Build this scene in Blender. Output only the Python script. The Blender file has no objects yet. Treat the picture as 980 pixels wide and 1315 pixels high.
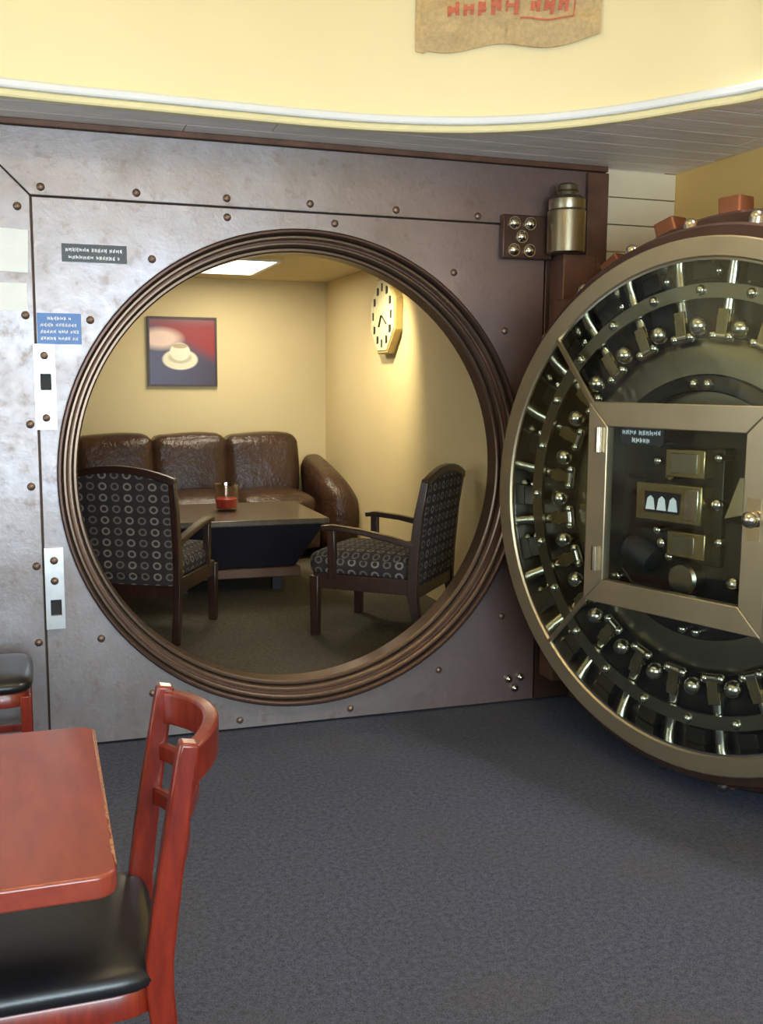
import bpy, math, random
from mathutils import Vector, Matrix
random.seed(7)
R = math.radians
PI = math.pi
scene = bpy.context.scene
col = scene.collection

# ------------------------------------------------------------------ camera
F_PX = 1308.7
cam_d = bpy.data.cameras.new('camera')
cam = bpy.data.objects.new('camera', cam_d)
col.objects.link(cam)
cam_d.sensor_fit = 'VERTICAL'
cam_d.sensor_height = 24.0
cam_d.lens = 24.0 * F_PX / 1315.0
cam_d.clip_start = 0.02
cam.location = (0, 0, 1.5)
pitch, roll = 0.1286, 0.0072
fwd = Vector((0, math.cos(pitch), -math.sin(pitch)))
up0 = Vector((0, math.sin(pitch), math.cos(pitch)))
rt0 = Vector((1, 0, 0))
rt = math.cos(roll) * rt0 + math.sin(roll) * up0
up = -math.sin(roll) * rt0 + math.cos(roll) * up0
m3 = Matrix((rt, up, -fwd)).transposed()
cam.rotation_euler = m3.to_euler()
scene.camera = cam

# ------------------------------------------------------------------ colour management, world
vs = scene.view_settings
vs.view_transform = 'Standard'
vs.look = 'None'
vs.gamma = 1.0
vs.use_curve_mapping = False
vs.exposure = -0.3
world = bpy.data.worlds.new('world')
scene.world = world
world.use_nodes = True
bgn = world.node_tree.nodes['Background']
bgn.inputs[0].default_value = (0.62, 0.78, 1.0, 1)
bgn.inputs[1].default_value = 1.6

# frame of the building: u along the vault wall, v into the vault
YAW = 0.3247
BX, BY = -0.3218, 4.3239
HZ = 1.1026          # centre height of the round opening
A = Vector((math.cos(YAW), math.sin(YAW), 0))
N = Vector((-math.sin(YAW), math.cos(YAW), 0))
def V(u, v, z=0.0):
    return Vector((BX, BY, 0)) + A * u + N * v + Vector((0, 0, z))
def toV(x, y):
    d = Vector((x - BX, y - BY, 0))
    return d.dot(A), d.dot(N)

CEIL = 2.461
FI = 0.17            # lounge floor level
ROOM_BACK = -7.2

def area(name, loc, size, energy, color, direction, size_y=None, spread=None, shape='RECTANGLE'):
    l = bpy.data.lights.new(name, 'AREA')
    l.shape = shape
    l.size = size
    l.size_y = size_y or size
    l.energy = energy
    l.color = color
    if spread: l.spread = spread
    o = bpy.data.objects.new(name, l)
    o.location = loc
    o.rotation_euler = Vector(direction).to_track_quat('-Z', 'Y').to_euler()
    col.objects.link(o)
    return o
# added daylight of a guessed, unseen shop window behind the camera
area('added_back_daylight', V(-0.75, ROOM_BACK - 0.25, 1.5), 3.2, 500, (0.78, 0.89, 1.0), N, 1.9)
# added daylight of a guessed, unseen window in the left wall
area('added_side_daylight', V(-3.75, -2.2, 1.55), 2.2, 55, (0.80, 0.89, 1.0), A, 1.6)

# ------------------------------------------------------------------ mesh builder
class MB:
    def __init__(s): s.v = []; s.f = []
    def add(s, vs_, fs_):
        b = len(s.v)
        s.v += [tuple(p) for p in vs_]
        s.f += [tuple(i + b for i in f) for f in fs_]
        return s
    def box(s, x0, x1, y0, y1, z0, z1, M=None):
        p = [Vector((x, y, z)) for z in (z0, z1) for y in (y0, y1) for x in (x0, x1)]
        if M is not None: p = [M @ q for q in p]
        return s.add(p, [(0, 2, 3, 1), (4, 5, 7, 6), (0, 1, 5, 4), (2, 6, 7, 3), (0, 4, 6, 2), (1, 3, 7, 5)])
    def bar(s, p0, p1, w, h, upv=(0, 0, 1)):
        p0, p1 = Vector(p0), Vector(p1)
        return s.strip([p0, p1], w, h, upv)
    def strip(s, pts, w, h, upv=(0, 0, 1)):
        """rectangular bar swept along pts; w across, h along upv (w,h may be lists)"""
        pts = [Vector(p) for p in pts]
        upv = Vector(upv); n = len(pts)
        W = w if isinstance(w, (list, tuple)) else [w] * n
        H = h if isinstance(h, (list, tuple)) else [h] * n
        vs_, fs_ = [], []
        for i, p in enumerate(pts):
            t = (pts[min(i + 1, n - 1)] - pts[max(i - 1, 0)]).normalized()
            sd = t.cross(upv).normalized()
            uu = sd.cross(t).normalized()
            a, b = sd * W[i] / 2, uu * H[i] / 2
            vs_ += [p - a - b, p + a - b, p + a + b, p - a + b]
        for i in range(n - 1):
            o = i * 4
            for k in range(4):
                fs_.append((o + k, o + (k + 1) % 4, o + 4 + (k + 1) % 4, o + 4 + k))
        fs_.append((3, 2, 1, 0)); o = (n - 1) * 4
        fs_.append((o, o + 1, o + 2, o + 3))
        return s.add(vs_, fs_)
    def lathe(s, prof, axis_o=(0, 0, 0), axis='z', seg=32, a0=0.0, a1=2 * PI, closed_prof=False):
        """prof: list of (r, h); revolve about axis through axis_o"""
        full = abs(a1 - a0 - 2 * PI) < 1e-6
        m = seg if full else seg + 1
        vs_, fs_ = [], []
        ox, oy, oz = axis_o
        for i in range(m):
            t = a0 + (a1 - a0) * i / seg
            c, sn = math.cos(t), math.sin(t)
            for r, h in prof:
                if axis == 'z': vs_.append((ox + r * c, oy + r * sn, oz + h))
                elif axis == 'y': vs_.append((ox + r * c, oy + h, oz + r * sn))
                else: vs_.append((ox + h, oy + r * c, oz + r * sn))
        k = len(prof)
        for i in range(seg):
            j = (i + 1) % m
            rng = range(k) if closed_prof else range(k - 1)
            for q in rng:
                q2 = (q + 1) % k
                fs_.append((i * k + q, j * k + q, j * k + q2, i * k + q2))
        if not full and closed_prof:
            fs_.append(tuple(range(k)))
            fs_.append(tuple(reversed(range((m - 1) * k, m * k))))
        return s.add(vs_, fs_)
    def cyl(s, p0, p1, r0, r1=None, seg=16):
        p0, p1 = Vector(p0), Vector(p1)
        r1 = r0 if r1 is None else r1
        t = (p1 - p0).normalized()
        a = t.orthogonal().normalized(); b = t.cross(a)
        vs_ = []
        for p, r in ((p0, r0), (p1, r1)):
            for i in range(seg):
                q = 2 * PI * i / seg
                vs_.append(p + (a * math.cos(q) + b * math.sin(q)) * r)
        fs_ = [(i, (i + 1) % seg, seg + (i + 1) % seg, seg + i) for i in range(seg)]
        fs_ += [tuple(reversed(range(seg))), tuple(range(seg, 2 * seg))]
        return s.add(vs_, fs_)
    def sphere(s, c, r, seg=12, rings=8, sc=(1, 1, 1)):
        prof = []
        vs_, fs_ = [], []
        for i in range(rings + 1):
            th = PI * i / rings
            for j in range(seg):
                ph = 2 * PI * j / seg
                vs_.append((c[0] + r * sc[0] * math.sin(th) * math.cos(ph), c[1] + r * sc[1] * math.sin(th) * math.sin(ph), c[2] + r * sc[2] * math.cos(th)))
        for i in range(rings):
            for j in range(seg):
                k = (j + 1) % seg
                fs_.append((i * seg + j, (i + 1) * seg + j, (i + 1) * seg + k, i * seg + k))
        return s.add(vs_, fs_)
    def prism(s, poly, y0, y1, plane='xz'):
        """poly in 2D extruded along the third axis"""
        n = len(poly)
        def P(p, t):
            return (p[0], t, p[1]) if plane == 'xz' else ((p[0], p[1], t) if plane == 'xy' else (t, p[0], p[1]))
        vs_ = [P(p, y0) for p in poly] + [P(p, y1) for p in poly]
        fs_ = [(i, (i + 1) % n, n + (i + 1) % n, n + i) for i in range(n)]
        fs_ += [tuple(reversed(range(n))), tuple(range(n, 2 * n))]
        return s.add(vs_, fs_)
    def rbox(s, c, size, r, puff=0.0, n=8, deform=None):
        """rounded, optionally pillowed box"""
        hx, hy, hz = size[0] / 2, size[1] / 2, size[2] / 2
        r = min(r, hx, hy, hz)
        for ax in range(3):
            for sg in (-1, 1):
                vs_, fs_ = [], []
                for i in range(n + 1):
                    for j in range(n + 1):
                        a = -1 + 2 * i / n; b = -1 + 2 * j / n
                        # denser near the edges
                        a = math.sin(a * PI / 2) * .5 + a * .5; b = math.sin(b * PI / 2) * .5 + b * .5
                        p = [0, 0, 0]
                        p[ax] = sg; p[(ax + 1) % 3] = a; p[(ax + 2) % 3] = b
                        q = Vector((p[0] * hx, p[1] * hy, p[2] * hz))
                        inn = Vector((max(-hx + r, min(hx - r, q.x)), max(-hy + r, min(hy - r, q.y)), max(-hz + r, min(hz - r, q.z))))
                        d = q - inn
                        if d.length > 1e-9: q = inn + d.normalized() * r
                        if puff:
                            k = puff * (1 - a * a) * (1 - b * b)
                            q[ax] += sg * k
                        q += Vector(c)
                        if deform: q = Vector(deform(q))
                        vs_.append(q)
                for i in range(n):
                    for j in range(n):
                        o = i * (n + 1) + j
                        f = (o, o + n + 1, o + n + 2, o + 1)
                        fs_.append(f if sg > 0 else tuple(reversed(f)))
                s.add(vs_, fs_)
        return s
    def mesh(s, name, mat, smooth=None, weld=False):
        me = bpy.data.meshes.new(name)
        me.from_pydata(s.v, [], s.f)
        if weld:
            import bmesh
            bm = bmesh.new(); bm.from_mesh(me)
            bmesh.ops.remove_doubles(bm, verts=bm.verts, dist=1e-5)
            bm.to_mesh(me); bm.free()
        me.validate()
        if mat: me.materials.append(mat)
        if smooth is not None:
            me.polygons.foreach_set('use_smooth', [True] * len(me.polygons))
            me.set_sharp_from_angle(angle=R(smooth))
        me.update()
        return me
    def build(s, name, mat, parent=None, smooth=None, bevel=0, weld=False, seg=2):
        me = s.mesh(name, mat, smooth if not bevel else (smooth or 40), weld)
        return link(name, me, parent, bevel, seg)

def link(name, me, parent=None, bevel=0, seg=2):
    o = bpy.data.objects.new(name, me)
    col.objects.link(o)
    if parent is not None: o.parent = parent
    if bevel:
        b = o.modifiers.new('bevel', 'BEVEL'); b.width = bevel; b.segments = seg; b.limit_method = 'ANGLE'; b.angle_limit = R(35)
    return o
def empty(name, loc, rz=0.0):
    o = bpy.data.objects.new(name, None)
    o.location = loc; o.rotation_euler = (0, 0, rz)
    col.objects.link(o)
    return o
def tag(o, label=None, cat=None, group=None, kind=None):
    if label: o['label'] = label
    if cat: o['category'] = cat
    if group: o['group'] = group
    if kind: o['kind'] = kind
    return o
def copy_tree(o, parent=None):
    c = o.copy(); col.objects.link(c)
    if parent is not None: c.parent = parent
    for ch in list(o.children): copy_tree(ch, c)
    return c
def inV(o, u=0.0, v=0.0, z=0.0, rz=0.0):
    o.location = V(u, v, z); o.rotation_euler = (0, 0, YAW + rz)
    return o

# ------------------------------------------------------------------ materials
def srgb(r, g, b):
    f = lambda c: (c / 255) / 12.92 if c / 255 <= 0.04045 else ((c / 255 + 0.055) / 1.055) ** 2.4
    return (f(r), f(g), f(b), 1)
class NT:
    def __init__(s, name):
        s.m = bpy.data.materials.new(name); s.m.use_nodes = True
        s.t = s.m.node_tree; s.n = s.t.nodes; s.b = s.n['Principled BSDF']
    def node(s, typ, **kw):
        nd = s.n.new(typ)
        for k, v_ in kw.items(): setattr(nd, k, v_)
        return nd
    def lk(s, a, b): s.t.links.new(a, b)
    def val(s, inp, x):
        if hasattr(x, 'is_linked') or hasattr(x, 'links'): s.lk(x, inp)
        else: inp.default_value = x
    def math(s, op, a, b=0.0, c=None):
        nd = s.node('ShaderNodeMath', operation=op)
        s.val(nd.inputs[0], a); s.val(nd.inputs[1], b)
        if c is not None: s.val(nd.inputs[2], c)
        return nd.outputs[0]
    def coord(s, which='Object', scale=None):
        tc = s.node('ShaderNodeTexCoord').outputs[which]
        if scale:
            mp = s.node('ShaderNodeMapping'); s.lk(tc, mp.inputs[0]); mp.inputs['Scale'].default_value = scale
            return mp.outputs[0]
        return tc
    def noise(s, vec, scale, detail=4, rough=.55):
        nd = s.node('ShaderNodeTexNoise'); s.lk(vec, nd.inputs['Vector'])
        nd.inputs['Scale'].default_value = scale; nd.inputs['Detail'].default_value = detail; nd.inputs['Roughness'].default_value = rough
        return nd.outputs[0]
    def ramp(s, fac, stops):
        nd = s.node('ShaderNodeValToRGB'); s.lk(fac, nd.inputs[0])
        el = nd.color_ramp.elements
        while len(el) < len(stops): el.new(0.5)
        for e_, (p, c) in zip(el, stops): e_.position = p; e_.color = c
        return nd.outputs[0]
    def mix(s, fac, a, b):
        nd = s.node('ShaderNodeMix', data_type='RGBA')
        s.val(nd.inputs[0], fac); s.val(nd.inputs[6], a); s.val(nd.inputs[7], b)
        return nd.outputs[2]
    def bump(s, h, strength, dist=.01):
        nd = s.node('ShaderNodeBump'); s.lk(h, nd.inputs['Height'])
        nd.inputs['Strength'].default_value = strength; nd.inputs['Distance'].default_value = dist
        s.lk(nd.outputs[0], s.b.inputs['Normal'])
    def set(s, rough=None, metal=None, **kw):
        if rough is not None: s.val(s.b.inputs['Roughness'], rough)
        if metal is not None: s.val(s.b.inputs['Metallic'], metal)
        return s
    def color(s, c): s.val(s.b.inputs['Base Color'], c)

def plain(name, c, rough=.5, metal=0.0, var=.12, scale=12, bump=0.0, bscale=80, coat=0.0, stretch=None):
    t = NT(name)
    vec = t.coord('Object', stretch)
    nz = t.noise(vec, scale)
    d = tuple(x * (1 - var) for x in c[:3]) + (1,)
    l = tuple(min(1, x * (1 + var)) for x in c[:3]) + (1,)
    t.color(t.ramp(nz, [(.3, d), (.7, l)]))
    t.set(rough, metal)
    if bump: t.bump(t.noise(vec, bscale, 3), bump, .004)
    if coat: t.b.inputs['Coat Weight'].default_value = coat; t.b.inputs['Coat Roughness'].default_value = .12
    return t.m

def vault_steel():
    t = NT('vault_steel')
    vec = t.coord('Object')
    n1 = t.noise(vec, 2.2, 6, .6); n2 = t.noise(vec, 14, 5, .7); n3 = t.noise(vec, 70, 3, .6)
    c = t.ramp(n1, [(.3, srgb(130, 119, 115)), (.5, srgb(148, 140, 141)), (.7, srgb(162, 158, 166))])
    rust = t.ramp(n2, [(.54, (0, 0, 0, 1)), (.74, (1, 1, 1, 1))])
    c = t.mix(t.math('MULTIPLY', rust, .62), c, srgb(112, 86, 70))
    # old brown paint towards the hinge side (a stain with its own shape)
    sep = t.node('ShaderNodeSeparateXYZ'); t.lk(vec, sep.inputs[0])
    e = t.math('ADD', t.math('MULTIPLY', sep.outputs[0], .55), t.math('MULTIPLY', n1, .5))
    stain = t.ramp(e, [(.2, (0, 0, 0, 1)), (.85, (1, 1, 1, 1))])
    c = t.mix(t.math('MULTIPLY', stain, .8), c, srgb(116, 88, 80))
    t.color(c)
    t.set(t.math('ADD', .23, t.math('MULTIPLY', n2, .30)), .6)
    t.bump(t.math('ADD', n3, t.math('MULTIPLY', n2, 2.0)), .12, .004)
    return t.m
def carpet(name, a, b):
    t = NT(name); vec = t.coord('Object')
    n1 = t.noise(vec, 260, 2, .6); n2 = t.noise(vec, 60, 3, .7); n3 = t.noise(vec, 1.6, 3)
    f = t.math('ADD', t.math('MULTIPLY', n1, .6), t.math('MULTIPLY', n2, .4))
    c = t.ramp(f, [(.36, a), (.64, b)])
    c = t.mix(t.ramp(n3, [(.4, (0, 0, 0, 1)), (.7, (.35, .35, .35, 1))]), c, srgb(80, 76, 73))
    t.color(c); t.set(.95, 0)
    t.bump(n1, .35, .005)
    t.b.inputs['Specular IOR Level'].default_value = .1
    return t.m
def fabric():
    t = NT('circle_weave_fabric')
    tc = t.node('ShaderNodeTexCoord')
    so = t.node('ShaderNodeSeparateXYZ'); t.lk(tc.outputs['Object'], so.inputs[0])
    sn = t.node('ShaderNodeSeparateXYZ'); t.lk(tc.outputs['Normal'], sn.inputs[0])
    def rings(x, y):
        fx = t.math('SUBTRACT', t.math('FRACT', t.math('ADD', t.math('MULTIPLY', x, 15.5), 100.5)), .5)
        fy = t.math('SUBTRACT', t.math('FRACT', t.math('ADD', t.math('MULTIPLY', y, 17.5), 100.5)), .5)
        d = t.math('SQRT', t.math('ADD', t.math('MULTIPLY', fx, fx), t.math('MULTIPLY', fy, fy)))
        r = t.math('ABSOLUTE', t.math('SUBTRACT', d, .27))
        ring = t.math('LESS_THAN', r, .075)
        # every second column woven brighter
        colm = t.math('GREATER_THAN', t.math('FRACT', t.math('ADD', t.math('MULTIPLY', x, 7.75), 50.25)), .5)
        return t.math('MULTIPLY', ring, t.math('ADD', .55, t.math('MULTIPLY', colm, .45)))
    xz = rings(so.outputs[0], so.outputs[2]); xy = rings(so.outputs[0], so.outputs[1]); yz = rings(so.outputs[1], so.outputs[2])
    az = t.math('GREATER_THAN', t.math('ABSOLUTE', sn.outputs[2]), .65)
    ax = t.math('GREATER_THAN', t.math('ABSOLUTE', sn.outputs[0]), .7)
    m = t.math('ADD', t.math('MULTIPLY', xy, az), t.math('MULTIPLY', t.math('SUBTRACT', 1.0, az),
        t.math('ADD', t.math('MULTIPLY', yz, ax), t.math('MULTIPLY', xz, t.math('SUBTRACT', 1.0, ax)))))
    t.color(t.mix(m, srgb(38, 31, 31), srgb(122, 113, 104)))
    t.set(.85, 0)
    t.bump(t.noise(tc.outputs['Object'], 300, 2), .2, .002)
    return t.m
def wood(name, a, b, rough=.3, coat=.4, scale=(3, 3, .6)):
    t = NT(name); vec = t.coord('Object', scale)
    n1 = t.noise(vec, 14, 5, .6)
    t.color(t.ramp(n1, [(.3, a), (.7, b)])); t.set(rough, 0)
    t.b.inputs['Coat Weight'].default_value = coat; t.b.inputs['Coat Roughness'].default_value = .15
    return t.m
def leather():
    t = NT('brown_leather'); vec = t.coord('Object')
    n1 = t.noise(vec, 3, 4); n2 = t.noise(vec, 9, 5, .65); n3 = t.noise(vec, 140, 2)
    t.color(t.ramp(n1, [(.3, srgb(52, 34, 24)), (.7, srgb(74, 50, 36))]))
    t.set(.3, 0)
    t.bump(t.math('ADD', t.math('MULTIPLY', n2, 1.0), t.math('MULTIPLY', n3, .05)), .55, .03)
    return t.m
def glass(name, tint=(.93, .97, .96, 1), base=.035):
    t = NT(name)
    tr = t.node('ShaderNodeBsdfTransparent'); tr.inputs[0].default_value = tint
    gl = t.node('ShaderNodeBsdfGlossy'); gl.inputs['Roughness'].default_value = .03
    lw = t.node('ShaderNodeLayerWeight'); lw.inputs[0].default_value = .5
    fac = t.math('ADD', base, t.math('MULTIPLY', t.math('POWER', lw.outputs['Facing'], 5.0), .9))
    mx = t.node('ShaderNodeMixShader')
    t.lk(fac, mx.inputs[0]); t.lk(tr.outputs[0], mx.inputs[1]); t.lk(gl.outputs[0], mx.inputs[2])
    t.lk(mx.outputs[0], t.n['Material Output'].inputs[0])
    return t.m
def emit(name, c, s_):
    t = NT(name); t.color(c)
    t.b.inputs['Emission Color'].default_value = c; t.b.inputs['Emission Strength'].default_value = s_
    return t.m
def picture_print():
    """coffee cup on a saucer, red corner, pale cloth, dark table"""
    t = NT('cup_print'); vec = t.coord('Object')
    s_ = t.node('ShaderNodeSeparateXYZ'); t.lk(vec, s_.inputs[0])
    x, z = s_.outputs[0], s_.outputs[2]
    def ell(cx, cz, rx, rz, soft=.15):
        a = t.math('DIVIDE', t.math('SUBTRACT', x, cx), rx); b = t.math('DIVIDE', t.math('SUBTRACT', z, cz), rz)
        d = t.math('SQRT', t.math('ADD', t.math('MULTIPLY', a, a), t.math('MULTIPLY', b, b)))
        return t.ramp(d, [(max(0, 1 - soft) * .5, (1, 1, 1, 1)), (.5, (0, 0, 0, 1))]) if False else t.math('SMOOTH_MIN', 1.0, t.math('MAXIMUM', 0.0, t.math('DIVIDE', t.math('SUBTRACT', 1.0, d), soft)), .05)
    c = t.mix(t.math('MULTIPLY_ADD', x, 1.3, .5), srgb(88, 88, 122), srgb(66, 54, 62))
    redf = t.math('MAXIMUM', 0.0, t.math('MINIMUM', 1.0, t.math('MULTIPLY', t.math('ADD', t.math('MULTIPLY', x, .5), t.math('SUBTRACT', z, .02)), 9.0)))
    c = t.mix(redf, c, srgb(150, 44, 40))
    up_ = t.math('MAXIMUM', 0.0, t.math('MINIMUM', 1.0, t.math('MULTIPLY', t.math('SUBTRACT', z, .19), 14.0)))
    c = t.mix(t.math('MULTIPLY', up_, .7), c, srgb(126, 96, 104))
    c = t.mix(ell(-.17, .10, .20, .10, .5), c, srgb(240, 208, 190))
    c = t.mix(ell(-.02, -.06, .145, .085, .12), c, srgb(236, 230, 200))
    c = t.mix(ell(-.02, -.045, .10, .05, .2), c, srgb(205, 195, 160))
    c = t.mix(ell(-.02, .00, .085, .075, .15), c, srgb(240, 236, 210))
    c = t.mix(ell(-.02, .045, .07, .022, .3), c, srgb(190, 170, 130))
    t.color(c); t.set(.35, 0)
    return t.m

M = {}
M['vault'] = vault_steel()
M['rust'] = plain('rusty_steel', srgb(96, 66, 52), .5, .4, .3, 9, .2)
M['ring'] = plain('bronzed_steel', srgb(110, 90, 76), .3, .75, .08, 3)
M['ringdark'] = plain('dark_bronzed_steel', srgb(78, 57, 49), .34, .6, .15, 5)
M['bolt'] = plain('bolt_steel', srgb(120, 98, 86), .4, .7, .2, 30)
M['chrome'] = plain('polished_steel', srgb(205, 198, 184), .16, 1.0, .05, 10)
M['doorsteel'] = plain('brushed_door_steel', srgb(180, 166, 138), .36, .9, .08, 4, .04, 90)
M['plate'] = plain('satin_inner_plate', srgb(150, 140, 118), .3, 1.0, .08, 4)
M['darkmetal'] = plain('dark_oiled_metal', srgb(62, 56, 48), .35, .8, .2, 6)
M['copper'] = plain('copper_lug', srgb(150, 96, 72), .4, .8, .15, 14)
M['brass'] = plain('brass_case', srgb(164, 146, 104), .25, .95, .1, 10)
M['keeper'] = plain('nickel_plate', srgb(214, 214, 216), .3, .7, .08, 20)
M['black'] = plain('black_enamel', srgb(34, 34, 38), .35, 0, .15, 20)
M['blue'] = plain('blue_sign', srgb(64, 108, 176), .4, 0, .08, 12)
M['white'] = plain('white_print', srgb(235, 236, 240), .5, 0, .03, 20)
M['paper'] = plain('white_paper', srgb(238, 238, 236), .8, 0, .03, 6)
M['carpet'] = carpet('grey_carpet', srgb(45, 47, 57), srgb(96, 100, 118))
M['carpet2'] = carpet('lounge_carpet', srgb(58, 55, 50), srgb(112, 106, 92))
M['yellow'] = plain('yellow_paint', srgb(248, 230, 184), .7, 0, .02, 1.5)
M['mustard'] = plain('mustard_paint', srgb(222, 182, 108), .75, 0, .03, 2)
M['lounge'] = plain('cream_yellow_paint', srgb(224, 206, 158), .7, 0, .03, 1.5)
M['loungeceil'] = plain('lounge_ceiling_paint', srgb(206, 190, 150), .8, 0, .03, 2)
M['trimwhite'] = plain('white_trim_paint', srgb(238, 238, 242), .4, 0, .02, 3)
M['trimcream'] = plain('cream_trim_paint', srgb(238, 224, 176), .5, 0, .02, 3)
M['beige'] = plain('beige_board_paint', srgb(222, 204, 172), .6, 0, .04, 3)
M['plank'] = plain('grey_plank', srgb(230, 222, 217), .5, 0, .16, 5, .15, 40, stretch=(1, 14, 1))
M['plain_wall'] = plain('cream_wall_paint', srgb(226, 208, 160), .75, 0, .03, 2)
M['redwood'] = wood('cherry_stained_wood', srgb(98, 22, 11), srgb(138, 42, 20), .28, .5)
M['tabletop'] = wood('cherry_table_top', srgb(122, 46, 32), srgb(148, 62, 44), .3, .35, (2, .5, 2))
M['tableedge'] = wood('worn_table_edge', srgb(120, 40, 30), srgb(190, 140, 100), .5, .1, (8, 8, 8))
M['vinyl'] = plain('black_vinyl', srgb(26, 25, 28), .32, 0, .1, 8, .08, 120)
M['darkwood'] = wood('dark_mahogany', srgb(34, 19, 15), srgb(54, 29, 21), .35, .3)
M['fabric'] = fabric()
M['leather'] = leather()
M['coffee'] = wood('coffee_table_laminate', srgb(84, 72, 58), srgb(106, 92, 74), .32, .3)
M['coffeedark'] = plain('dark_blue_black_base', srgb(38, 36, 46), .35, 0, .1, 6)
M['plinth'] = plain('brown_plinth', srgb(104, 72, 52), .5, 0, .1, 8)
M['glass'] = glass('clear_glass')
M['tumbler'] = glass('tumbler_glass', (.90, .82, .76, 1), .28)
M['candle'] = plain('red_wax', srgb(214, 40, 40), .4, 0, .08, 10)
M['burlap'] = plain('burlap_cloth', srgb(204, 176, 132), .95, 0, .14, 60, .6, 200)
M['redink'] = plain('red_ink', srgb(204, 112, 88), .9, 0, .15, 60)
M['print'] = picture_print()
M['clockface'] = plain('ivory_clock_face', srgb(226, 220, 178), .5, 0, .08, 30)
M['clockside'] = plain('tan_clock_case', srgb(186, 164, 104), .5, 0, .1, 10)
M['dark'] = plain('near_black', srgb(22, 20, 20), .6, 0, .1, 10)
M['diffuser'] = emit('light_diffuser', (1.0, .93, .78, 1), 9.0)
M['bulb'] = emit('warm_bulb', (1.0, .85, .6, 1), 12.0)
M['panelwhite'] = plain('white_fixture', srgb(230, 228, 222), .4, 0, .02, 5)
M['frameblack'] = plain('picture_frame_paint', srgb(70, 52, 46), .4, 0, .1, 20)
M['alu'] = plain('window_aluminium', srgb(150, 150, 152), .35, .8, .05, 8)

# ------------------------------------------------------------------ vault wall (local frame u, v, z)
def plate_hole(mb, u0, u1, z0, z1, rad, v0, v1, n=96, cz=HZ):
    angs = [2 * PI * i / n for i in range(n)]
    for cu, cz_ in ((u0, z0), (u1, z0), (u1, z1), (u0, z1)): angs.append(math.atan2(cz_ - cz, cu) % (2 * PI))
    angs = sorted(set(round(a, 6) for a in angs))
    vs_ = []
    for a in angs:
        c, s_ = math.cos(a), math.sin(a)
        k = 1e9
        if c > 1e-9: k = min(k, u1 / c)
        if c < -1e-9: k = min(k, u0 / c)
        if s_ > 1e-9: k = min(k, (z1 - cz) / s_)
        if s_ < -1e-9: k = min(k, (z0 - cz) / s_)
        vs_ += [(rad * c, v0, cz + rad * s_), (k * c, v0, cz + k * s_), (rad * c, v1, cz + rad * s_), (k * c, v1, cz + k * s_)]
    m = len(angs); fs_ = []
    for i in range(m):
        a, b = i * 4, ((i + 1) % m) * 4
        fs_ += [(a, a + 1, b + 1, b), (a + 2, b + 2, b + 3, a + 3), (a, b, b + 2, a + 2), (a + 1, a + 3, b + 3, b + 1)]
    mb.add(vs_, fs_)
    return mb

wf = plate_hole(MB(), -3.4, 1.40, 0.0, CEIL, .965, .032, .24).build('wall_front', M['rust'])
inV(wf); tag(wf, kind='structure')
plate_hole(MB(), -1.068, 1.10, .012, 2.180, 1.0, 0.0, .034).build('panel_plate', M['vault'], wf)
MB().prism([(-1.074, 2.187), (1.40, 2.187), (1.40, 2.436), (-1.323, 2.436)], -.006, .034).build('frame_plate', M['vault'], wf, bevel=.003)
MB().prism([(-1.076, .012), (-1.076, 2.184), (-1.326, 2.434), (-2.2, 2.434), (-2.2, .012)], -.006, .034).build('frame_plate', M['vault'], wf, bevel=.003)
MB().prism([(-2.206, .012), (-2.206, 2.434), (-3.4, 2.434), (-3.4, .012)], -.006, .034).build('frame_plate', M['vault'], wf, bevel=.003)
MB().prism([(1.106, .012), (1.290, .012), (1.290, 2.182), (1.106, 2.182)], -.006, .034).build('frame_plate', M['ringdark'], wf, bevel=.003)
MB().box(1.294, 1.40, -.03, .034, 0, 2.43).build('jamb_strip', M['rust'], wf, bevel=.004)
MB().box(-3.4, 1.40, -.022, .034, 2.437, CEIL).build('top_angle', M['rust'], wf, bevel=.003)
# stepped rings of the round opening
steps = [(1.012, .992, -.030, .05), (.992, .972, .006, .09), (.972, .951, .048, .13), (.951, .930, .092, .19)]
for i, (ro, ri, v0, v1) in enumerate(steps):
    b = .006
    prof = [(ro, v1), (ro, v0 + b), (ro - b, v0), (ri + b, v0), (ri, v0 + b), (ri, v1)]
    MB().lathe(prof, (0, 0, HZ), 'y', 128, closed_prof=True).build('step_ring', M['ringdark'] if i == 0 else M['ring'], wf, smooth=30)
MB().lathe([(.933, .19), (.965, .245), (.99, .245), (.99, .19)], (0, 0, HZ), 'y', 96, closed_prof=True).build('back_ring', M['ringdark'], wf, smooth=30)
# bolts
bm_ = MB().lathe([(.0, -.010), (.010, -.009), (.015, -.004), (.0165, .003)], (0, 0, 0), 'y', 12).mesh('bolt', M['bolt'], 60)
bolt_pos = [(-1.036, 2.218), (-.681, 2.218), (-.327, 2.219), (.018, 2.218), (.393, 2.215), (.77, 2.211), (-1.122, 2.142), (-1.107, 1.737), (-1.104, 1.32), (-1.109, 1.077), (-1.102, .451), (-1.100, .76)]
for u, z in bolt_pos:
    o = link('bolt', bm_, wf); o.location = (u, -.006, z)
for u, z in [(-.626, 1.968), (-.868, 1.725), (-.861, .448), (.664, 1.967), (-.296, .046), (.125, 2.146), (-.325, 2.146), (.913, 1.722), (.62, .19), (.93, .42), (.2, .05), (-.66, .2)]:
    o = link('bolt', bm_, wf); o.location = (u, 0, z)
sb = MB().lathe([(.0, -.022), (.012, -.020), (.019, -.010), (.021, .003)], (0, 0, 0), 'y', 14).mesh('bright_bolt', M['chrome'], 60)
for u, z in ((.972, .118), (1.032, .122), (1.004, .072)):
    o = link('bright_bolt', sb, wf); o.location = (u, 0, z)
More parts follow.
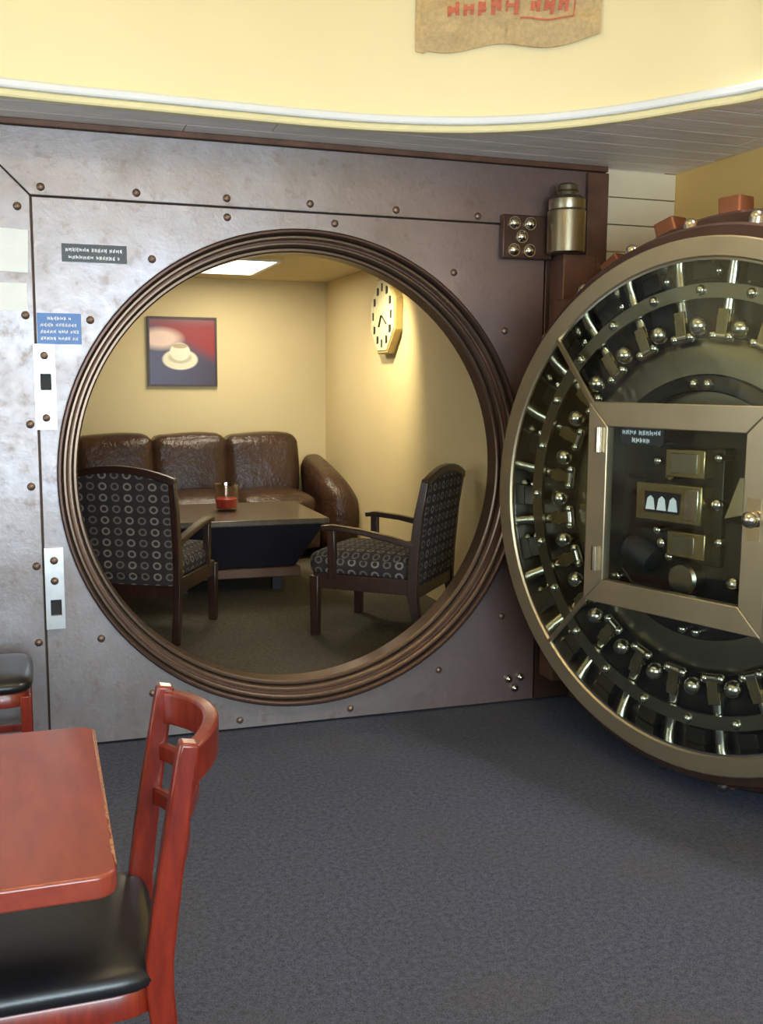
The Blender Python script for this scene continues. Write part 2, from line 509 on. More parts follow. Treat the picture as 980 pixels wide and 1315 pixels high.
# nickel keeper plates with a square socket and two screws
def keeper(u0, u1, z0, z1, zh, screws):
    w = u1 - u0; h = .040
    uc = (u0 + u1) / 2
    a, b = uc - .018, uc + .024
    mb = MB()
    mb.box(u0, u1, -.020, 0, z0, zh - h); mb.box(u0, u1, -.020, 0, zh + h * .6, z1)
    mb.box(u0, a, -.020, 0, zh - h, zh + h * .6); mb.box(b, u1, -.020, 0, zh - h, zh + h * .6)
    k = mb.build('keeper_plate', M['keeper'], wf)
    MB().box(a, b, -.004, .0, zh - h, zh + h * .6).build('socket', M['dark'], k)
    for z in screws:
        o = link('screw', bm_, k); o.location = (uc, -.020, z)
keeper(-1.083, -1.005, 1.300, 1.628, 1.492, (1.585, 1.345))
keeper(-1.070, -.998, .505, .833, .600, (.782, .700))

# ------------------------------------------------------------------ shell of the cafe room
def struct(name, mb, mat, **kw):
    o = mb.build(name, mat, **kw); inV(o); tag(o, kind='structure'); return o
UL, UR = -3.4, 1.785
struct('floor', MB().box(UL - .2, UR + .2, ROOM_BACK - .2, .20, -.06, 0), M['carpet'])
wb = struct('wall_boarded', MB().box(1.40, UR + .1, .05, .12, 0, CEIL), M['rust'])
zz = 2.461
k = 0
while zz > .02:
    z0 = max(0.0, zz - .122)
    MB().box(1.402, UR, .022, .055, z0 + .002, zz - .002).build('board', M['beige'], wb, bevel=.003)
    zz -= .122
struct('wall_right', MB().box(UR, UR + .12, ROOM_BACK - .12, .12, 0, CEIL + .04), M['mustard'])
# left wall with an opening for the added window
WL = (-3.3, -1.1, .75, 2.35)
mb = MB()
mb.box(UL - .15, UL, ROOM_BACK - .12, WL[0], 0, CEIL + .04); mb.box(UL - .15, UL, WL[1], .24, 0, CEIL + .04)
mb.box(UL - .15, UL, WL[0], WL[1], 0, WL[2]); mb.box(UL - .15, UL, WL[0], WL[1], WL[3], CEIL + .04)
struct('wall_left', mb, M['plain_wall'])
def window(name, pts_box, bars):
    o = pts_box.build(name, M['alu']); inV(o); tag(o, kind='structure')
    bars.build('pane', M['glass'], o)
f = MB()
for y in (WL[0], (WL[0] + WL[1]) / 2 - .025, WL[1] - .05): f.box(UL - .12, UL - .06, y, y + .05, WL[2], WL[3])
f.box(UL - .12, UL - .06, WL[0], WL[1], WL[2], WL[2] + .05); f.box(UL - .12, UL - .06, WL[0], WL[1], WL[3] - .05, WL[3])
window('window_added_left', f, MB().box(UL - .094, UL - .088, WL[0], WL[1], WL[2], WL[3]))  # unseen window added to let daylight in from the left
WB = (-2.35, .85, .55, 2.40)
mb = MB()
mb.box(UL - .15, WB[0], ROOM_BACK - .15, ROOM_BACK, 0, CEIL + .04); mb.box(WB[1], UR, ROOM_BACK - .15, ROOM_BACK, 0, CEIL + .04)
mb.box(WB[0], WB[1], ROOM_BACK - .15, ROOM_BACK, 0, WB[2]); mb.box(WB[0], WB[1], ROOM_BACK - .15, ROOM_BACK, WB[3], CEIL + .04)
struct('wall_back', mb, M['plain_wall'])
f = MB()
for i in range(4):
    x = WB[0] + (WB[1] - WB[0] - .06) * i / 3
    f.box(x, x + .06, ROOM_BACK - .12, ROOM_BACK - .05, WB[2], WB[3])
f.box(WB[0], WB[1], ROOM_BACK - .12, ROOM_BACK - .05, WB[2], WB[2] + .06); f.box(WB[0], WB[1], ROOM_BACK - .12, ROOM_BACK - .05, WB[3] - .06, WB[3])
window('window_added_back', f, MB().box(WB[0], WB[1], ROOM_BACK - .088, ROOM_BACK - .082, WB[2], WB[3]))  # unseen window added for the glare on the steel wall

# ------------------------------------------------------------------ oval raised ceiling
ctrl = [(-1.316, 3.64), (-.825, 3.829), (-.277, 4.027), (.019, 4.10), (.322, 4.119), (.616, 4.061), (.882, 3.924), (1.114, 3.744), (1.281, 3.601),
        (1.56, 3.22), (1.70, 2.55), (1.5, 1.3), (.6, .2), (-.8, -.2), (-2.1, .35), (-2.8, 1.4), (-2.75, 2.5), (-2.1, 3.25)]
def catmull(P, sub=12):
    out = []; n = len(P)
    for i in range(n):
        p0, p1, p2, p3 = (Vector(P[(i + j - 1) % n]) for j in range(4))
        for k in range(sub):
            t = k / sub
            out.append(.5 * ((2 * p1) + (-p0 + p2) * t + (2 * p0 - 5 * p1 + 4 * p2 - p3) * t * t + (-p0 + 3 * p1 - 3 * p2 + p3) * t ** 3))
    return out
oval = catmull(ctrl)
ovalV = [toV(p.x, p.y) for p in oval]
cen = Vector((sum(p[0] for p in ovalV) / len(ovalV), sum(p[1] for p in ovalV) / len(ovalV)))
def offset_loop(L, d):
    """move the loop outwards by d"""
    n = len(L); out = []
    for i in range(n):
        a, b = Vector(L[i - 1]), Vector(L[(i + 1) % n])
        t = (b - a).normalized(); nn = Vector((t.y, -t.x))
        if nn.dot(Vector(L[i]) - cen) < 0: nn = -nn
        out.append(Vector(L[i]) + nn * d)
    return out
def loop_sweep(prof):
    """prof: (outward offset, z) closed section swept round the oval"""
    mb = MB(); k = len(prof); n = len(ovalV)
    loops = [offset_loop(ovalV, d) for d, z in prof]
    vs_ = [(loops[q][i].x, loops[q][i].y, prof[q][1]) for i in range(n) for q in range(k)]
    fs_ = [(i * k + q, ((i + 1) % n) * k + q, ((i + 1) % n) * k + (q + 1) % k, i * k + (q + 1) % k) for i in range(n) for q in range(k)]
    return mb.add(vs_, fs_)
TRAY = 3.45
struct('wall_tray', loop_sweep([(.012, 2.485), (.012, TRAY), (.09, TRAY), (.09, 2.485)]), M['yellow'], smooth=40)
struct('trim_1', loop_sweep([(-.012, 2.485), (-.016, 2.491), (-.016, 2.508), (-.008, 2.516), (.03, 2.516), (.03, 2.485)]), M['trimwhite'], smooth=30)
struct('trim_2', loop_sweep([(.0, CEIL - .004), (-.004, CEIL + .002), (-.004, 2.478), (.002, 2.484), (.03, 2.484), (.03, CEIL - .004)]), M['trimcream'], smooth=30)
tp = offset_loop(ovalV, .08)
struct('ceiling_tray', MB().prism([(p.x, p.y) for p in tp], TRAY, TRAY + .05, 'xy'), M['yellow'])
# planked soffit between the oval and the walls
def gap(u):
    c = []
    n = len(ovalV)
    for i in range(n):
        a, b = ovalV[i], ovalV[(i + 1) % n]
        if (a[0] - u) * (b[0] - u) <= 0 and a[0] != b[0]:
            t = (u - a[0]) / (b[0] - a[0]); c.append(a[1] + (b[1] - a[1]) * t)
    return (min(c), max(c)) if c else None
ceil = struct('ceiling', MB().box(UL, UR, ROOM_BACK, -5.2, CEIL + .002, CEIL + .03), M['plank'])
def plank_piece(mb, u0, u1, va, vb):
    """band va<v<vb, u0<u<u1, without the oval"""
    n = max(2, int((u1 - u0) / .03)); us = [u0 + (u1 - u0) * i / n for i in range(n + 1)]
    def seg(lo, hi):
        run = []
        def flush():
            if len(run) > 1:
                vs_ = []
                for (u, a, b) in run:
                    vs_ += [(u, a, CEIL), (u, b, CEIL), (u, b, CEIL + .03), (u, a, CEIL + .03)]
                fs_ = [(0, 1, 2, 3), tuple(len(vs_) - 4 + q for q in (3, 2, 1, 0))]
                for i in range(len(run) - 1):
                    o = i * 4
                    for q in range(4): fs_.append((o + q, o + 4 + q, o + 4 + (q + 1) % 4, o + (q + 1) % 4))
                mb.add(vs_, fs_)
            run.clear()
        for u in us:
            a, b = lo(u), hi(u)
            if b - a > .002: run.append((u, a, b))
            else: flush()
        flush()
    seg(lambda u: max(va, (gap(u)[1] + .01) if gap(u) else va), lambda u: vb)
    seg(lambda u: va, lambda u: min(vb, gap(u)[0] - .01) if gap(u) else va)
    return mb
BW = .145
i = 0
v = .02
while v > -5.2:
    u = UL - random.uniform(0, 1.0)
    while u < UR:
        L = random.uniform(.9, 1.5)
        u0, u1 = max(u, UL) + .002, min(u + L, UR) - .002
        if u1 - u0 > .05:
            mb = plank_piece(MB(), u0, u1, v - BW + .004, v)
            if mb.v: mb.build('plank', M['plank'], ceil)
        u += L
    v -= BW
struct('ceiling_deck', loop_sweep([(.02, CEIL + .034), (.02, CEIL + .06), (2.6, CEIL + .06), (2.6, CEIL + .034)]), M['beige'])

# added bowl lamp, unseen above the frame, to brighten the raised ceiling
lx = empty('added_pendant', (-.2, 1.7, TRAY))
tag(lx, 'added unseen bowl lamp that brightens the raised yellow ceiling', 'lamp')
MB().lathe([(0, -.03), (.05, -.03), (.06, -.02), (.06, 0), (0, 0)], seg=24).build('canopy', M['panelwhite'], lx, smooth=40)
MB().cyl((0, 0, -.60), (0, 0, -.02), .008, seg=10).build('rod', M['alu'], lx, smooth=40)
MB().lathe([(0, -.62), (.10, -.605), (.19, -.56), (.24, -.50), (.235, -.50), (.185, -.55), (.10, -.593), (0, -.607)], seg=32).build('bowl', M['panelwhite'], lx, smooth=50)
MB().sphere((0, 0, -.555), .04, 14, 8).build('bulb', M['bulb'], lx, smooth=60)
la = area('added_pendant_light', (-.2, 1.7, TRAY - .49), .42, 60, (1.0, .93, .82), (0, 0, 1), shape='DISK')

# added spot, unseen, placed so the door shades the floor beside it
sp = empty('added_spotlight', (1.46, 3.30, 2.82))
tag(sp, 'added unseen spot on the yellow wall that lights door and floor from above', 'added_spotlight')
MB().cyl((0, 0, 0), (0, 0, .13), .05, .045, 20).build('can', M['panelwhite'], sp, smooth=40)
MB().cyl((0, 0, .07), (.10, .07, .07), .012, seg=10).build('arm', M['panelwhite'], sp, smooth=40)
MB().cyl((0, 0, -.002), (0, 0, .0), .04, seg=20).build('bulb', M['bulb'], sp)
pl_ = bpy.data.lights.new('added_spot_beam', 'SPOT'); pl_.energy = 170; pl_.color = (1, .98, .95); pl_.spot_size = R(112); pl_.spot_blend = .5; pl_.shadow_soft_size = .09
po = bpy.data.objects.new('added_spot_beam', pl_); col.objects.link(po); po.location = (1.46, 3.30, 2.80)
po.rotation_euler = Vector((-.55, -.2, -1)).to_track_quat('-Z', 'Y').to_euler()

# ------------------------------------------------------------------ lounge inside the vault
RU, RV, RL, RC = 1.19, 4.0, -2.6, 2.285
struct('floor_lounge', MB().box(RL - .1, RU + .1, .20, RV + .1, FI - .08, FI), M['carpet2'])
struct('ceiling_lounge', MB().box(RL - .1, RU + .1, .20, RV + .1, RC, RC + .05), M['loungeceil'])
struct('wall_lounge_back', MB().box(RL - .1, RU + .1, RV, RV + .1, FI, RC), M['lounge'])
struct('wall_lounge_right', MB().box(RU, RU + .1, .24, RV, FI, RC), M['lounge'])
struct('wall_lounge_return', MB().box(RU - .03, RU, .24, 1.08, FI, RC), M['lounge'])
struct('wall_lounge_left', MB().box(RL - .1, RL, .24, RV, FI, RC), M['lounge'])
# fluorescent troffer
o = empty('ceiling_light', (0, 0, 0)); inV(o, .27, 3.05, RC)
tag(o, 'square recessed ceiling light glowing above the sofa', 'ceiling light')
mb = MB(); w, d = .20, .45
mb.box(-w - .03, w + .03, -d - .03, -d, -.012, 0); mb.box(-w - .03, w + .03, d, d + .03, -.012, 0)
mb.box(-w - .03, -w, -d, d, -.012, 0); mb.box(w, w + .03, -d, d, -.012, 0)
mb.build('frame', M['panelwhite'], o)
MB().box(-w, w, -d, d, -.006, 0).build('diffuser', M['diffuser'], o)
area('lounge_light', V(.27, 3.05, RC - .03), .38, 19, (1.0, .87, .63), (0, 0, -1), .88)
# recessed downlight close to the right wall
o = empty('downlight', (0, 0, 0)); inV(o, .72, 1.95, RC)
tag(o, 'small round recessed downlight near the clock wall', 'downlight')
MB().lathe([(.055, 0), (.055, -.012), (.085, -.008), (.09, 0)], seg=24).build('rim', M['panelwhite'], o, smooth=40)
MB().lathe([(0, -.004), (.055, -.004), (.055, 0), (0, 0)], seg=24).build('bulb', M['bulb'], o)
sl = bpy.data.lights.new('downlight_beam', 'SPOT'); sl.energy = 125; sl.color = (1, .84, .52); sl.spot_size = R(84); sl.spot_blend = 1.0; sl.shadow_soft_size = .06
so = bpy.data.objects.new('downlight_beam', sl); col.objects.link(so); so.location = V(.72, 1.95, RC - .03)
so.rotation_euler = (A * .47 + N * .44 + Vector((0, 0, -.85))).to_track_quat('-Z', 'Y').to_euler()

# ------------------------------------------------------------------ round vault door
DC = Vector((1.0717, 3.5525, 1.0551)); PSI = R(-52.24)
vd = empty('vault_door', (DC.x, DC.y, 0), PSI)      # local x = along the door, -y = out of the inner face, z up
tag(vd, 'massive round steel vault door standing open with glazed bolt works', 'vault door')
ZC = DC.z
def Y(off): return -off        # off is measured towards the viewer of the inner face
def lat(prof, name, mat, seg=96, closed=True, smooth=30, parent=vd):
    return MB().lathe([(r, Y(h)) for r, h in prof], (0, 0, ZC), 'y', seg, closed_prof=closed).build(name, mat, parent, smooth=smooth)
lat([(1.035, -.20), (1.045, -.215), (1.045, -.33), (1.03, -.34), (.3, -.34), (.3, -.20)], 'flange', M['ringdark'])
lat([(.975, -.045), (.985, -.06), (.985, -.20), (.60, -.20), (.60, -.13), (.865, -.13), (.865, -.045)], 'drum', M['ringdark'])
lat([(.9375, -.045), (.9375, -.004), (.932, .002), (.872, .002), (.866, -.004), (.866, -.045)], 'rim_ring', M['doorsteel'])
lat([(.866, -.005), (.866, -.13), (.858, -.13), (.858, -.005)], 'rim_liner', M['chrome'])
lat([(.60, -.125), (.60, -.10), (.57, -.085), (.475, -.085), (.470, -.11), (.0, -.11), (.0, -.125)], 'inner_plate', M['plate'])
lat([(.47, -.108), (.47, -.07), (.462, -.066), (.42, -.066), (.414, -.072), (.414, -.108)], 'plate_ring', M['darkmetal'])
lat([(.862, -.128), (.862, -.118), (.60, -.118), (.60, -.128)], 'recess_floor', M['darkmetal'])
lat([(.785, -.060), (.785, -.045), (.735, -.045), (.735, -.060)], 'carrier_ring', M['plate'])
# 24 locking bolts with their knobs and screws
rod = MB()
rod.cyl((0, Y(-.085), .615), (0, Y(-.085), .985), .022, seg=14)
rod.sphere((0, Y(-.12), .985), .001, 4, 3)
rod_me = rod.mesh('locking_bolt', M['chrome'], 40)
tip_me = MB().cyl((0, Y(-.12), .97), (0, Y(-.12), 1.005), .026, seg=14).sphere((0, Y(-.12), 1.005), .026, 14, 8).mesh('bolt_tip', M['chrome'], 50)
knob_me = MB().cyl((0, Y(-.12), .642), (0, Y(-.075), .642), .018, seg=12).sphere((0, Y(-.055), .642), .034, 16, 10).mesh('knob', M['chrome'], 60)
nut_me = MB().cyl((-.032, Y(-.07), .606), (.032, Y(-.07), .606), .017, seg=10).sphere((-.032, Y(-.066), .606), .019, 10, 6).sphere((.032, Y(-.066), .606), .019, 10, 6).mesh('twin_nut', M['chrome'], 50)
link_me = MB().box(-.022, .022, Y(-.066), Y(-.055), .60, .70).box(-.028, .028, Y(-.100), Y(-.06), .655, .68).mesh('link_block', M['brass'])
screw_me = MB().sphere((0, Y(-.045), .762), .019, 12, 8).mesh('screw', M['chrome'], 60)
screw2_me = MB().sphere((0, Y(-.105), .83), .020, 10, 6).cyl((0, Y(-.128), .83), (0, Y(-.118), .83), .018, seg=10).mesh('stud', M['chrome'], 60)
blk_me = MB().box(-.040, .040, Y(-.125), Y(-.07), .80, .857).mesh('guide_block', M['darkmetal'])
lug_me = MB().box(-.045, .045, Y(-.325), Y(-.235), 1.035, 1.105).mesh('lug', M['copper'])
def around(name, me, ang, bevel=0):
    o = link(name, me, vd, bevel)
    o.location = (0, 0, 0)
    o.matrix_local = Matrix.Translation((0, 0, ZC)) @ Matrix.Rotation(R(ang), 4, 'Y')
    return o
for i in range(24):
    a = i * 15
    around('locking_bolt', rod_me, a + 6); around('bolt_tip', tip_me, a + 8)
    around('knob', knob_me, a - 2); around('link_block', link_me, a + 6, .003)
    around('screw', screw_me, a - 1); around('guide_block', blk_me, a - 2, .004)
    around('stud', screw2_me, a + 1); around('twin_nut', nut_me, a + 6)
for i in range(24): around('lug', lug_me, i * 15 - 2.6, .006)
# square glazed housing of the time lock
HO, HI, HF, HB = .372, .283, .10, -.11
def housing_bar(poly):
    return MB().prism([(x, ZC + z) for x, z in poly], Y(HF), Y(HF - .04)).build('housing_bar', M['doorsteel'], vd, bevel=.004)
e_ = .001
housing_bar([(-HO, HO), (HO, HO), (HI, HI), (-HI, HI)])
housing_bar([(-HO, -HO), (-HI, -HI), (HI, -HI), (HO, -HO)])
housing_bar([(-HO, -HO), (-HO, HO), (-HI, HI), (-HI, -HI)])
housing_bar([(HO, HO), (HO, -HO), (HI, -HI), (HI, HI)])
for x0, x1, z0, z1 in ((-HO + .01, HO - .01, HI + .05, HO - .01), (-HO + .01, HO - .01, -HO + .01, -HI - .05), (-HO + .01, -HI - .05, -HI - .05, HI + .05), (HI + .05, HO - .01, -HI - .05, HI + .05)):
    MB().box(x0, x1, Y(HF - .04), Y(HB), ZC + z0, ZC + z1).build('housing_side', M['plate'], vd)
MB().box(-HI - .05, HI + .05, Y(-.075), Y(-.105), ZC - HI - .05, ZC + HI + .05).build('housing_back', M['darkmetal'], vd)
MB().box(-HI - .01, HI + .01, Y(HF - .012), Y(HF - .018), ZC - HI - .01, ZC + HI + .01).build('housing_pane', M['glass'], vd)
for z in (.235, -.205):
    MB().cyl((-.315, Y(HF + .008), ZC + z - .045), (-.315, Y(HF + .008), ZC + z + .045), .013, seg=12).build('hinge_pin', M['chrome'], vd, smooth=40)
MB().sphere((.325, Y(HF + .02), ZC + .012), .028, 16, 10).cyl((.325, Y(HF), ZC + .012), (.325, Y(HF + .02), ZC + .012), .015).build('door_knob', M['chrome'], vd, smooth=50)
MB().box(.30, .35, Y(HF + .002), Y(HF), ZC - .06, ZC + .08).build('latch', M['chrome'], vd)
# mitre struts from the rim to the housing corners, glass quarters between them
for sx in (-1, 1):
    for sz in (-1, 1):
        MB().bar((sx * .625, Y(.004), ZC + sz * .605), (sx * (HO - .01), Y(HF - .008), ZC + sz * (HO - .01)), .016, .014, (0, 1, 0)).build('strut', M['doorsteel'], vd)
for q in range(4):
    n = 20; vs_, fs_ = [], []
    for i in range(n + 1):
        t = -1 + 2 * i / n
        an = t * PI / 4
        ro = Vector((math.sin(an) * .868, math.cos(an) * .868)); ri = Vector((t * (HO - .004), HO - .004))
        for j in range(5):
            s_ = j / 4
            p = ro.lerp(ri, s_); off = -.006 + (HF - .026) * s_
            for dd in (0, -.006): vs_.append((p.x, Y(off + dd), p.y))
    w = 10
    for i in range(n):
        for j in range(4):
            a = i * w + j * 2
            fs_ += [(a, a + 2, a + w + 2, a + w), (a + 1, a + w + 1, a + w + 3, a + 3)]
    mb = MB().add(vs_, fs_)
    o = mb.build('glass_quarter', M['glass'], vd)
    o.matrix_local = Matrix.Translation((0, 0, ZC)) @ Matrix.Rotation(q * PI / 2, 4, 'Y')
# time lock works
def wbox(name, x0, x1, z0, z1, o0, o1, mat, parent=vd, bevel=.004):
    return MB().box(x0, x1, Y(o1), Y(o0), ZC + z0, ZC + z1).build(name, mat, parent, bevel=bevel)
wbox('lock_post', .06, .13, -.19, .22, -.075, -.02, M['darkmetal'])
t1 = wbox('timer_case', -.075, .085, .115, .215, -.07, .03, M['brass'])
wbox('timer_lid', -.05, .06, .130, .200, .03, .036, M['plate'], t1, .002)
t2 = wbox('timer_case', -.185, .09, -.045, .09, -.07, .045, M['brass'])
wbox('dial_window', -.145, .005, -.015, .06, .045, .048, M['dark'], t2, 0)
for x in (-.118, -.070, -.022):
    MB().prism([(x - .019, ZC - .005), (x + .019, ZC - .005), (x + .012, ZC + .035), (x, ZC + .045), (x - .012, ZC + .035)], Y(.052), Y(.047)).build('dial', M['white'], t2)
wbox('timer_lid', .025, .080, -.03, .078, .045, .052, M['chrome'], t2, .002)
t3 = wbox('timer_case', -.055, .10, -.165, -.075, -.07, .03, M['brass'])
wbox('timer_lid', -.03, .06, -.150, -.09, .03, .036, M['plate'], t3, .002)
for x, z, r in ((-.13, .165, .018), (-.12, -.085, .017), (-.10, -.13, .020), (-.065, -.175, .018), (.12, .03, .024), (.135, -.10, .018), (-.075, .115, .02), (.20, -.235, .030), (-.13, .225, .014), (.12, .19, .018)):
    MB().cyl((x, Y(-.08), ZC + z), (x, Y(.0), ZC + z), r * .8, seg=12).sphere((x, Y(.0), ZC + z), r, 12, 8, (1, .7, 1)).build('pillar_nut', M['chrome'], vd, smooth=50)
MB().prism([(.135, ZC - .02), (.275, ZC + .02), (.275, ZC + .13), (.19, ZC + .13)], Y(-.02), Y(-.045)).build('reflection_plate', M['chrome'], vd, bevel=.003)  # bright plate shaped as a wedge of reflection inside the housing
MB().prism([(.13, ZC - .27), (.275, ZC - .27), (.275, ZC - .03), (.13, ZC - .03)], Y(-.04), Y(-.06)).build('cover_plate', M['darkmetal'], vd, bevel=.003)
MB().lathe([(.0, Y(-.01)), (.05, Y(-.01)), (.06, Y(-.02)), (.06, Y(-.075))], (-.02, 0, ZC - .25), 'y', 24).build('boss', M['plate'], vd, smooth=40)
MB().cyl((-.27, Y(-.04), ZC - .16), (-.16, Y(-.04), ZC - .21), .05, seg=18).build('drive_barrel', M['dark'], vd, smooth=40)
for z in (.10, .04): MB().cyl((-.275, Y(-.03), ZC + z), (-.20, Y(-.03), ZC + z), .008, seg=8).build('tie_rod', M['chrome'], vd, smooth=40)
# bosses on the inner plate round the housing
for an in (0, 45, 90, 135, 180, 225, 270, 315):
    for dx in (-.028, .028):
        x = math.sin(R(an)) * .440 + math.cos(R(an)) * dx; z = math.cos(R(an)) * .440 - math.sin(R(an)) * dx
        MB().cyl((x, Y(-.07), ZC + z), (x, Y(-.05), ZC + z), .018, seg=10).sphere((x, Y(-.048), ZC + z), .018, 10, 6).build('plate_screw', M['chrome'], vd, smooth=50)
# lettered plate inside the housing
def lettering(rows, x0, x1, ztop, lh, gap_, y, seed, thick=.0006):
    """unreadable small print: rows = list of (start fraction, end fraction)"""
    rnd = random.Random(seed); mb = MB(); z = ztop
    for a, b in rows:
        x = x0 + (x1 - x0) * a; xe = x0 + (x1 - x0) * b
        cnt = 0; word = rnd.randint(3, 7)
        while x < xe - lh * .3:
            w = lh * rnd.uniform(.45, .7)
            cw = min(w, xe - x)
            t = lh * .2
            mb.box(x, x + cw, y - thick, y, z - lh * rnd.uniform(.5, .7), z - lh * rnd.uniform(.25, .4))
            for q in range(2):
                xx = x + (cw - t) * q
                mb.box(xx, xx + t, y - thick, y, z - lh * rnd.uniform(.75, 1), z - lh * rnd.uniform(0, .3))
            x += cw + lh * .22; cnt += 1
            if cnt >= word: x += lh * .45; cnt = 0; word = rnd.randint(3, 7)
        z -= lh + gap_
    return mb
pl = MB().box(-.245, -.055, Y(HF - .028), Y(HF - .032), ZC + .225, ZC + .282).build('name_plate', M['black'], vd)
lettering([(.05, .95), (.28, .72)], -.245, -.055, ZC + .277, .020, .008, Y(HF - .028), 3).build('lettering', M['white'], pl)
# hinge strap on the back of the door
MB().box(-.97, -.25, Y(-.34), Y(-.42), ZC - .78, ZC + .80).build('hinge_strap', M['rust'], vd, bevel=.01)

# hinge fixed to the wall
hinge_M = (Matrix.Translation((DC.x, DC.y, 0)) @ Matrix.Rotation(PSI, 4, 'Z')).inverted() @ Matrix.Translation((BX, BY, 0)) @ Matrix.Rotation(YAW, 4, 'Z')
hb = MB().lathe([(0, 2.055), (.078, 2.055), (.084, 2.062), (.084, 2.235), (.078, 2.243)], (1.150, -.105, 0), seg=32).build('hinge_barrel', M['plate'], vd, smooth=35); hb.matrix_local = hinge_M
MB().lathe([(.078, 2.243), (.080, 2.25), (.080, 2.285), (.066, 2.300), (.046, 2.305), (.044, 2.318), (.050, 2.325), (.048, 2.345), (.030, 2.355), (0, 2.357)], (1.150, -.105, 0), seg=32).build('cap', M['plate'], hb, smooth=35)
hc = MB().box(1.125, 1.288, -.135, -.008, .13, 2.055).build('hinge_column', M['rust'], vd, bevel=.006); hc.matrix_local = hinge_M
pl = MB().box(.874, 1.115, -.045, -.008, 2.034, 2.222).build('hinge_bracket', M['ringdark'], vd, bevel=.005); pl.matrix_local = hinge_M
sm = MB().sphere((0, 0, 0), .026, 14, 8, (1, .8, 1)).cyl((0, -.004, 0), (0, .02, 0), .028, seg=14).mesh('bracket_bolt', M['chrome'], 50)
for u, z in ((.925, 2.185), (1.000, 2.185), (.962, 2.128), (.925, 2.070), (1.000, 2.070)):
    o = link('bracket_bolt', sm, pl); o.location = (u, -.052, z)

# ------------------------------------------------------------------ signs and papers
def sign(name, u0, u1, z0, z1, mat, label, cat, rows=None, lh=.01, gp=.006, seed=1, border=None, tilt=0, ink='white', pad=.06, th=.006, v0=0.0):
    w, h = (u1 - u0), (z1 - z0)
    o = MB().box(-w / 2, w / 2, -th, 0, -h / 2, h / 2).build(name, mat)
    inV(o, (u0 + u1) / 2, v0, (z0 + z1) / 2)
    o.rotation_euler = (0, tilt, YAW)
    tag(o, label, cat)
    if rows:
        lettering(rows, -w / 2 + w * pad, w / 2 - w * pad, h / 2 - gp * 1.2, lh, gp, -th, seed).build('lettering', M[ink], o)
    return o
s = sign('plaque', -.967, -.723, 1.945, 2.013, M['black'], 'small black plaque with white print on the steel panel', 'plaque', [(.0, .98), (.05, .95)], .016, .012, 5)
s = sign('sign', -1.066, -.903, 1.630, 1.748, M['blue'], 'blue sign with four lines of white print on steel', 'sign', [(.2, .8), (.02, 1), (.02, 1), (.02, 1)], .015, .0105, 9)
sign('notice', -1.42, -1.089, 1.902, 2.062, M['paper'], 'upper white paper notice taped to the steel wall', 'paper', tilt=R(2), th=.0015, v0=-.008)
sign('notice', -1.42, -1.097, 1.752, 1.856, M['paper'], 'lower white paper notice strip on the steel wall', 'paper', tilt=R(-.5), th=.0015, v0=-.008)

# burlap sack on the yellow wall
def oval_at(x):
    best = None
    for i in range(len(oval)):
        a, b = oval[i], oval[(i + 1) % len(oval)]
        if (a.x - x) * (b.x - x) <= 0 and a.x != b.x and a.y > 2.6:
            t = (x - a.x) / (b.x - a.x); best = a.y + (b.y - a.y) * t
    return best
def sack_surf(s_, t, out):
    """s across 0..1, t down 0..1 (1 = lower edge)"""
    x = .118 + .69 * s_ + (.010 * math.sin(t * 5) if s_ > .5 else 0)
    low = 2.764 + .014 * math.sin(s_ * 10.5 - 3.3) + .006 * s_ - (.012 if s_ < .06 else 0)
    top = 3.36
    z = top + (low - top) * t
    y = oval_at(x) + .012 - .010 - out * (1 + .5 * math.sin(s_ * 13 + t * 6) * .5 + .35 * math.sin(t * 17 + s_ * 4) * t + .22 * math.sin(s_ * 31 + t * 9) * t * t + .18 * math.sin(t * 44 - s_ * 7) * t ** 3)
    return (x, y, z)
n1, n2 = 64, 48; vs_, fs_ = [], []
for out in (0.0, .045):
    for i in range(n1 + 1):
        for j in range(n2 + 1):
            s_, t = i / n1, j / n2
            ed = min(1, min(s_, 1 - s_) * 12, (1 - t) * 9 + .15, t * 12 + .1)
            vs_.append(sack_surf(s_, t, .002 + out * ed))
k = (n1 + 1) * (n2 + 1)
for i in range(n1):
    for j in range(n2):
        a = i * (n2 + 1) + j
        q = (a, a + 1, a + n2 + 2, a + n2 + 1)
        fs_.append(q); fs_.append(tuple(k + r_ for r_ in reversed(q)))
for i in range(n1):
    for j in (0, n2):
        a = i * (n2 + 1) + j; fs_.append((a, a + n2 + 1, a + n2 + 1 + k, a + k))
for j in range(n2):
    for i in (0, n1):
        a = i * (n2 + 1) + j; fs_.append((a, a + 1, a + 1 + k, a + k))
sk = MB().add(vs_, fs_).build('burlap_sack', M['burlap'], smooth=60)
tag(sk, 'tan burlap coffee sack with red print hung on the yellow wall', 'sack')
ink = MB()
lt = lettering([(0, .30), (0, 0)], .16, .86, .60, .075, .03, 0, 4, .001)
def on_sack(lm):
    out = []
    for (x, y, z) in lm.v: out.append(Vector(sack_surf(x, 1 - z, .049)) + Vector((0, -.003 + y * 1.5, 0)))
    return out
lt = MB()
for (a, b, zt, lh, sd) in ((.16, .38, .41, .10, 4), (.42, .62, .42, .12, 8), (.66, .84, .41, .10, 6), (.17, .38, .265, .105, 14), (.41, .60, .275, .115, 18), (.63, .83, .27, .095, 12)):
    q = lettering([(0, 1)], a, b, zt, lh, 0, 0, sd, .001)
    lt.add(on_sack(q), q.f)
for bx in ((.58, .86, .140, .150), (.852, .86, .140, .43)):
    q = MB()
    nseg = 16
    for i in range(nseg): q.box(bx[0] + (bx[1] - bx[0]) * i / nseg, bx[0] + (bx[1] - bx[0]) * (i + 1) / nseg, -.001, 0, bx[2], bx[3])
    lt.add(on_sack(q), q.f)
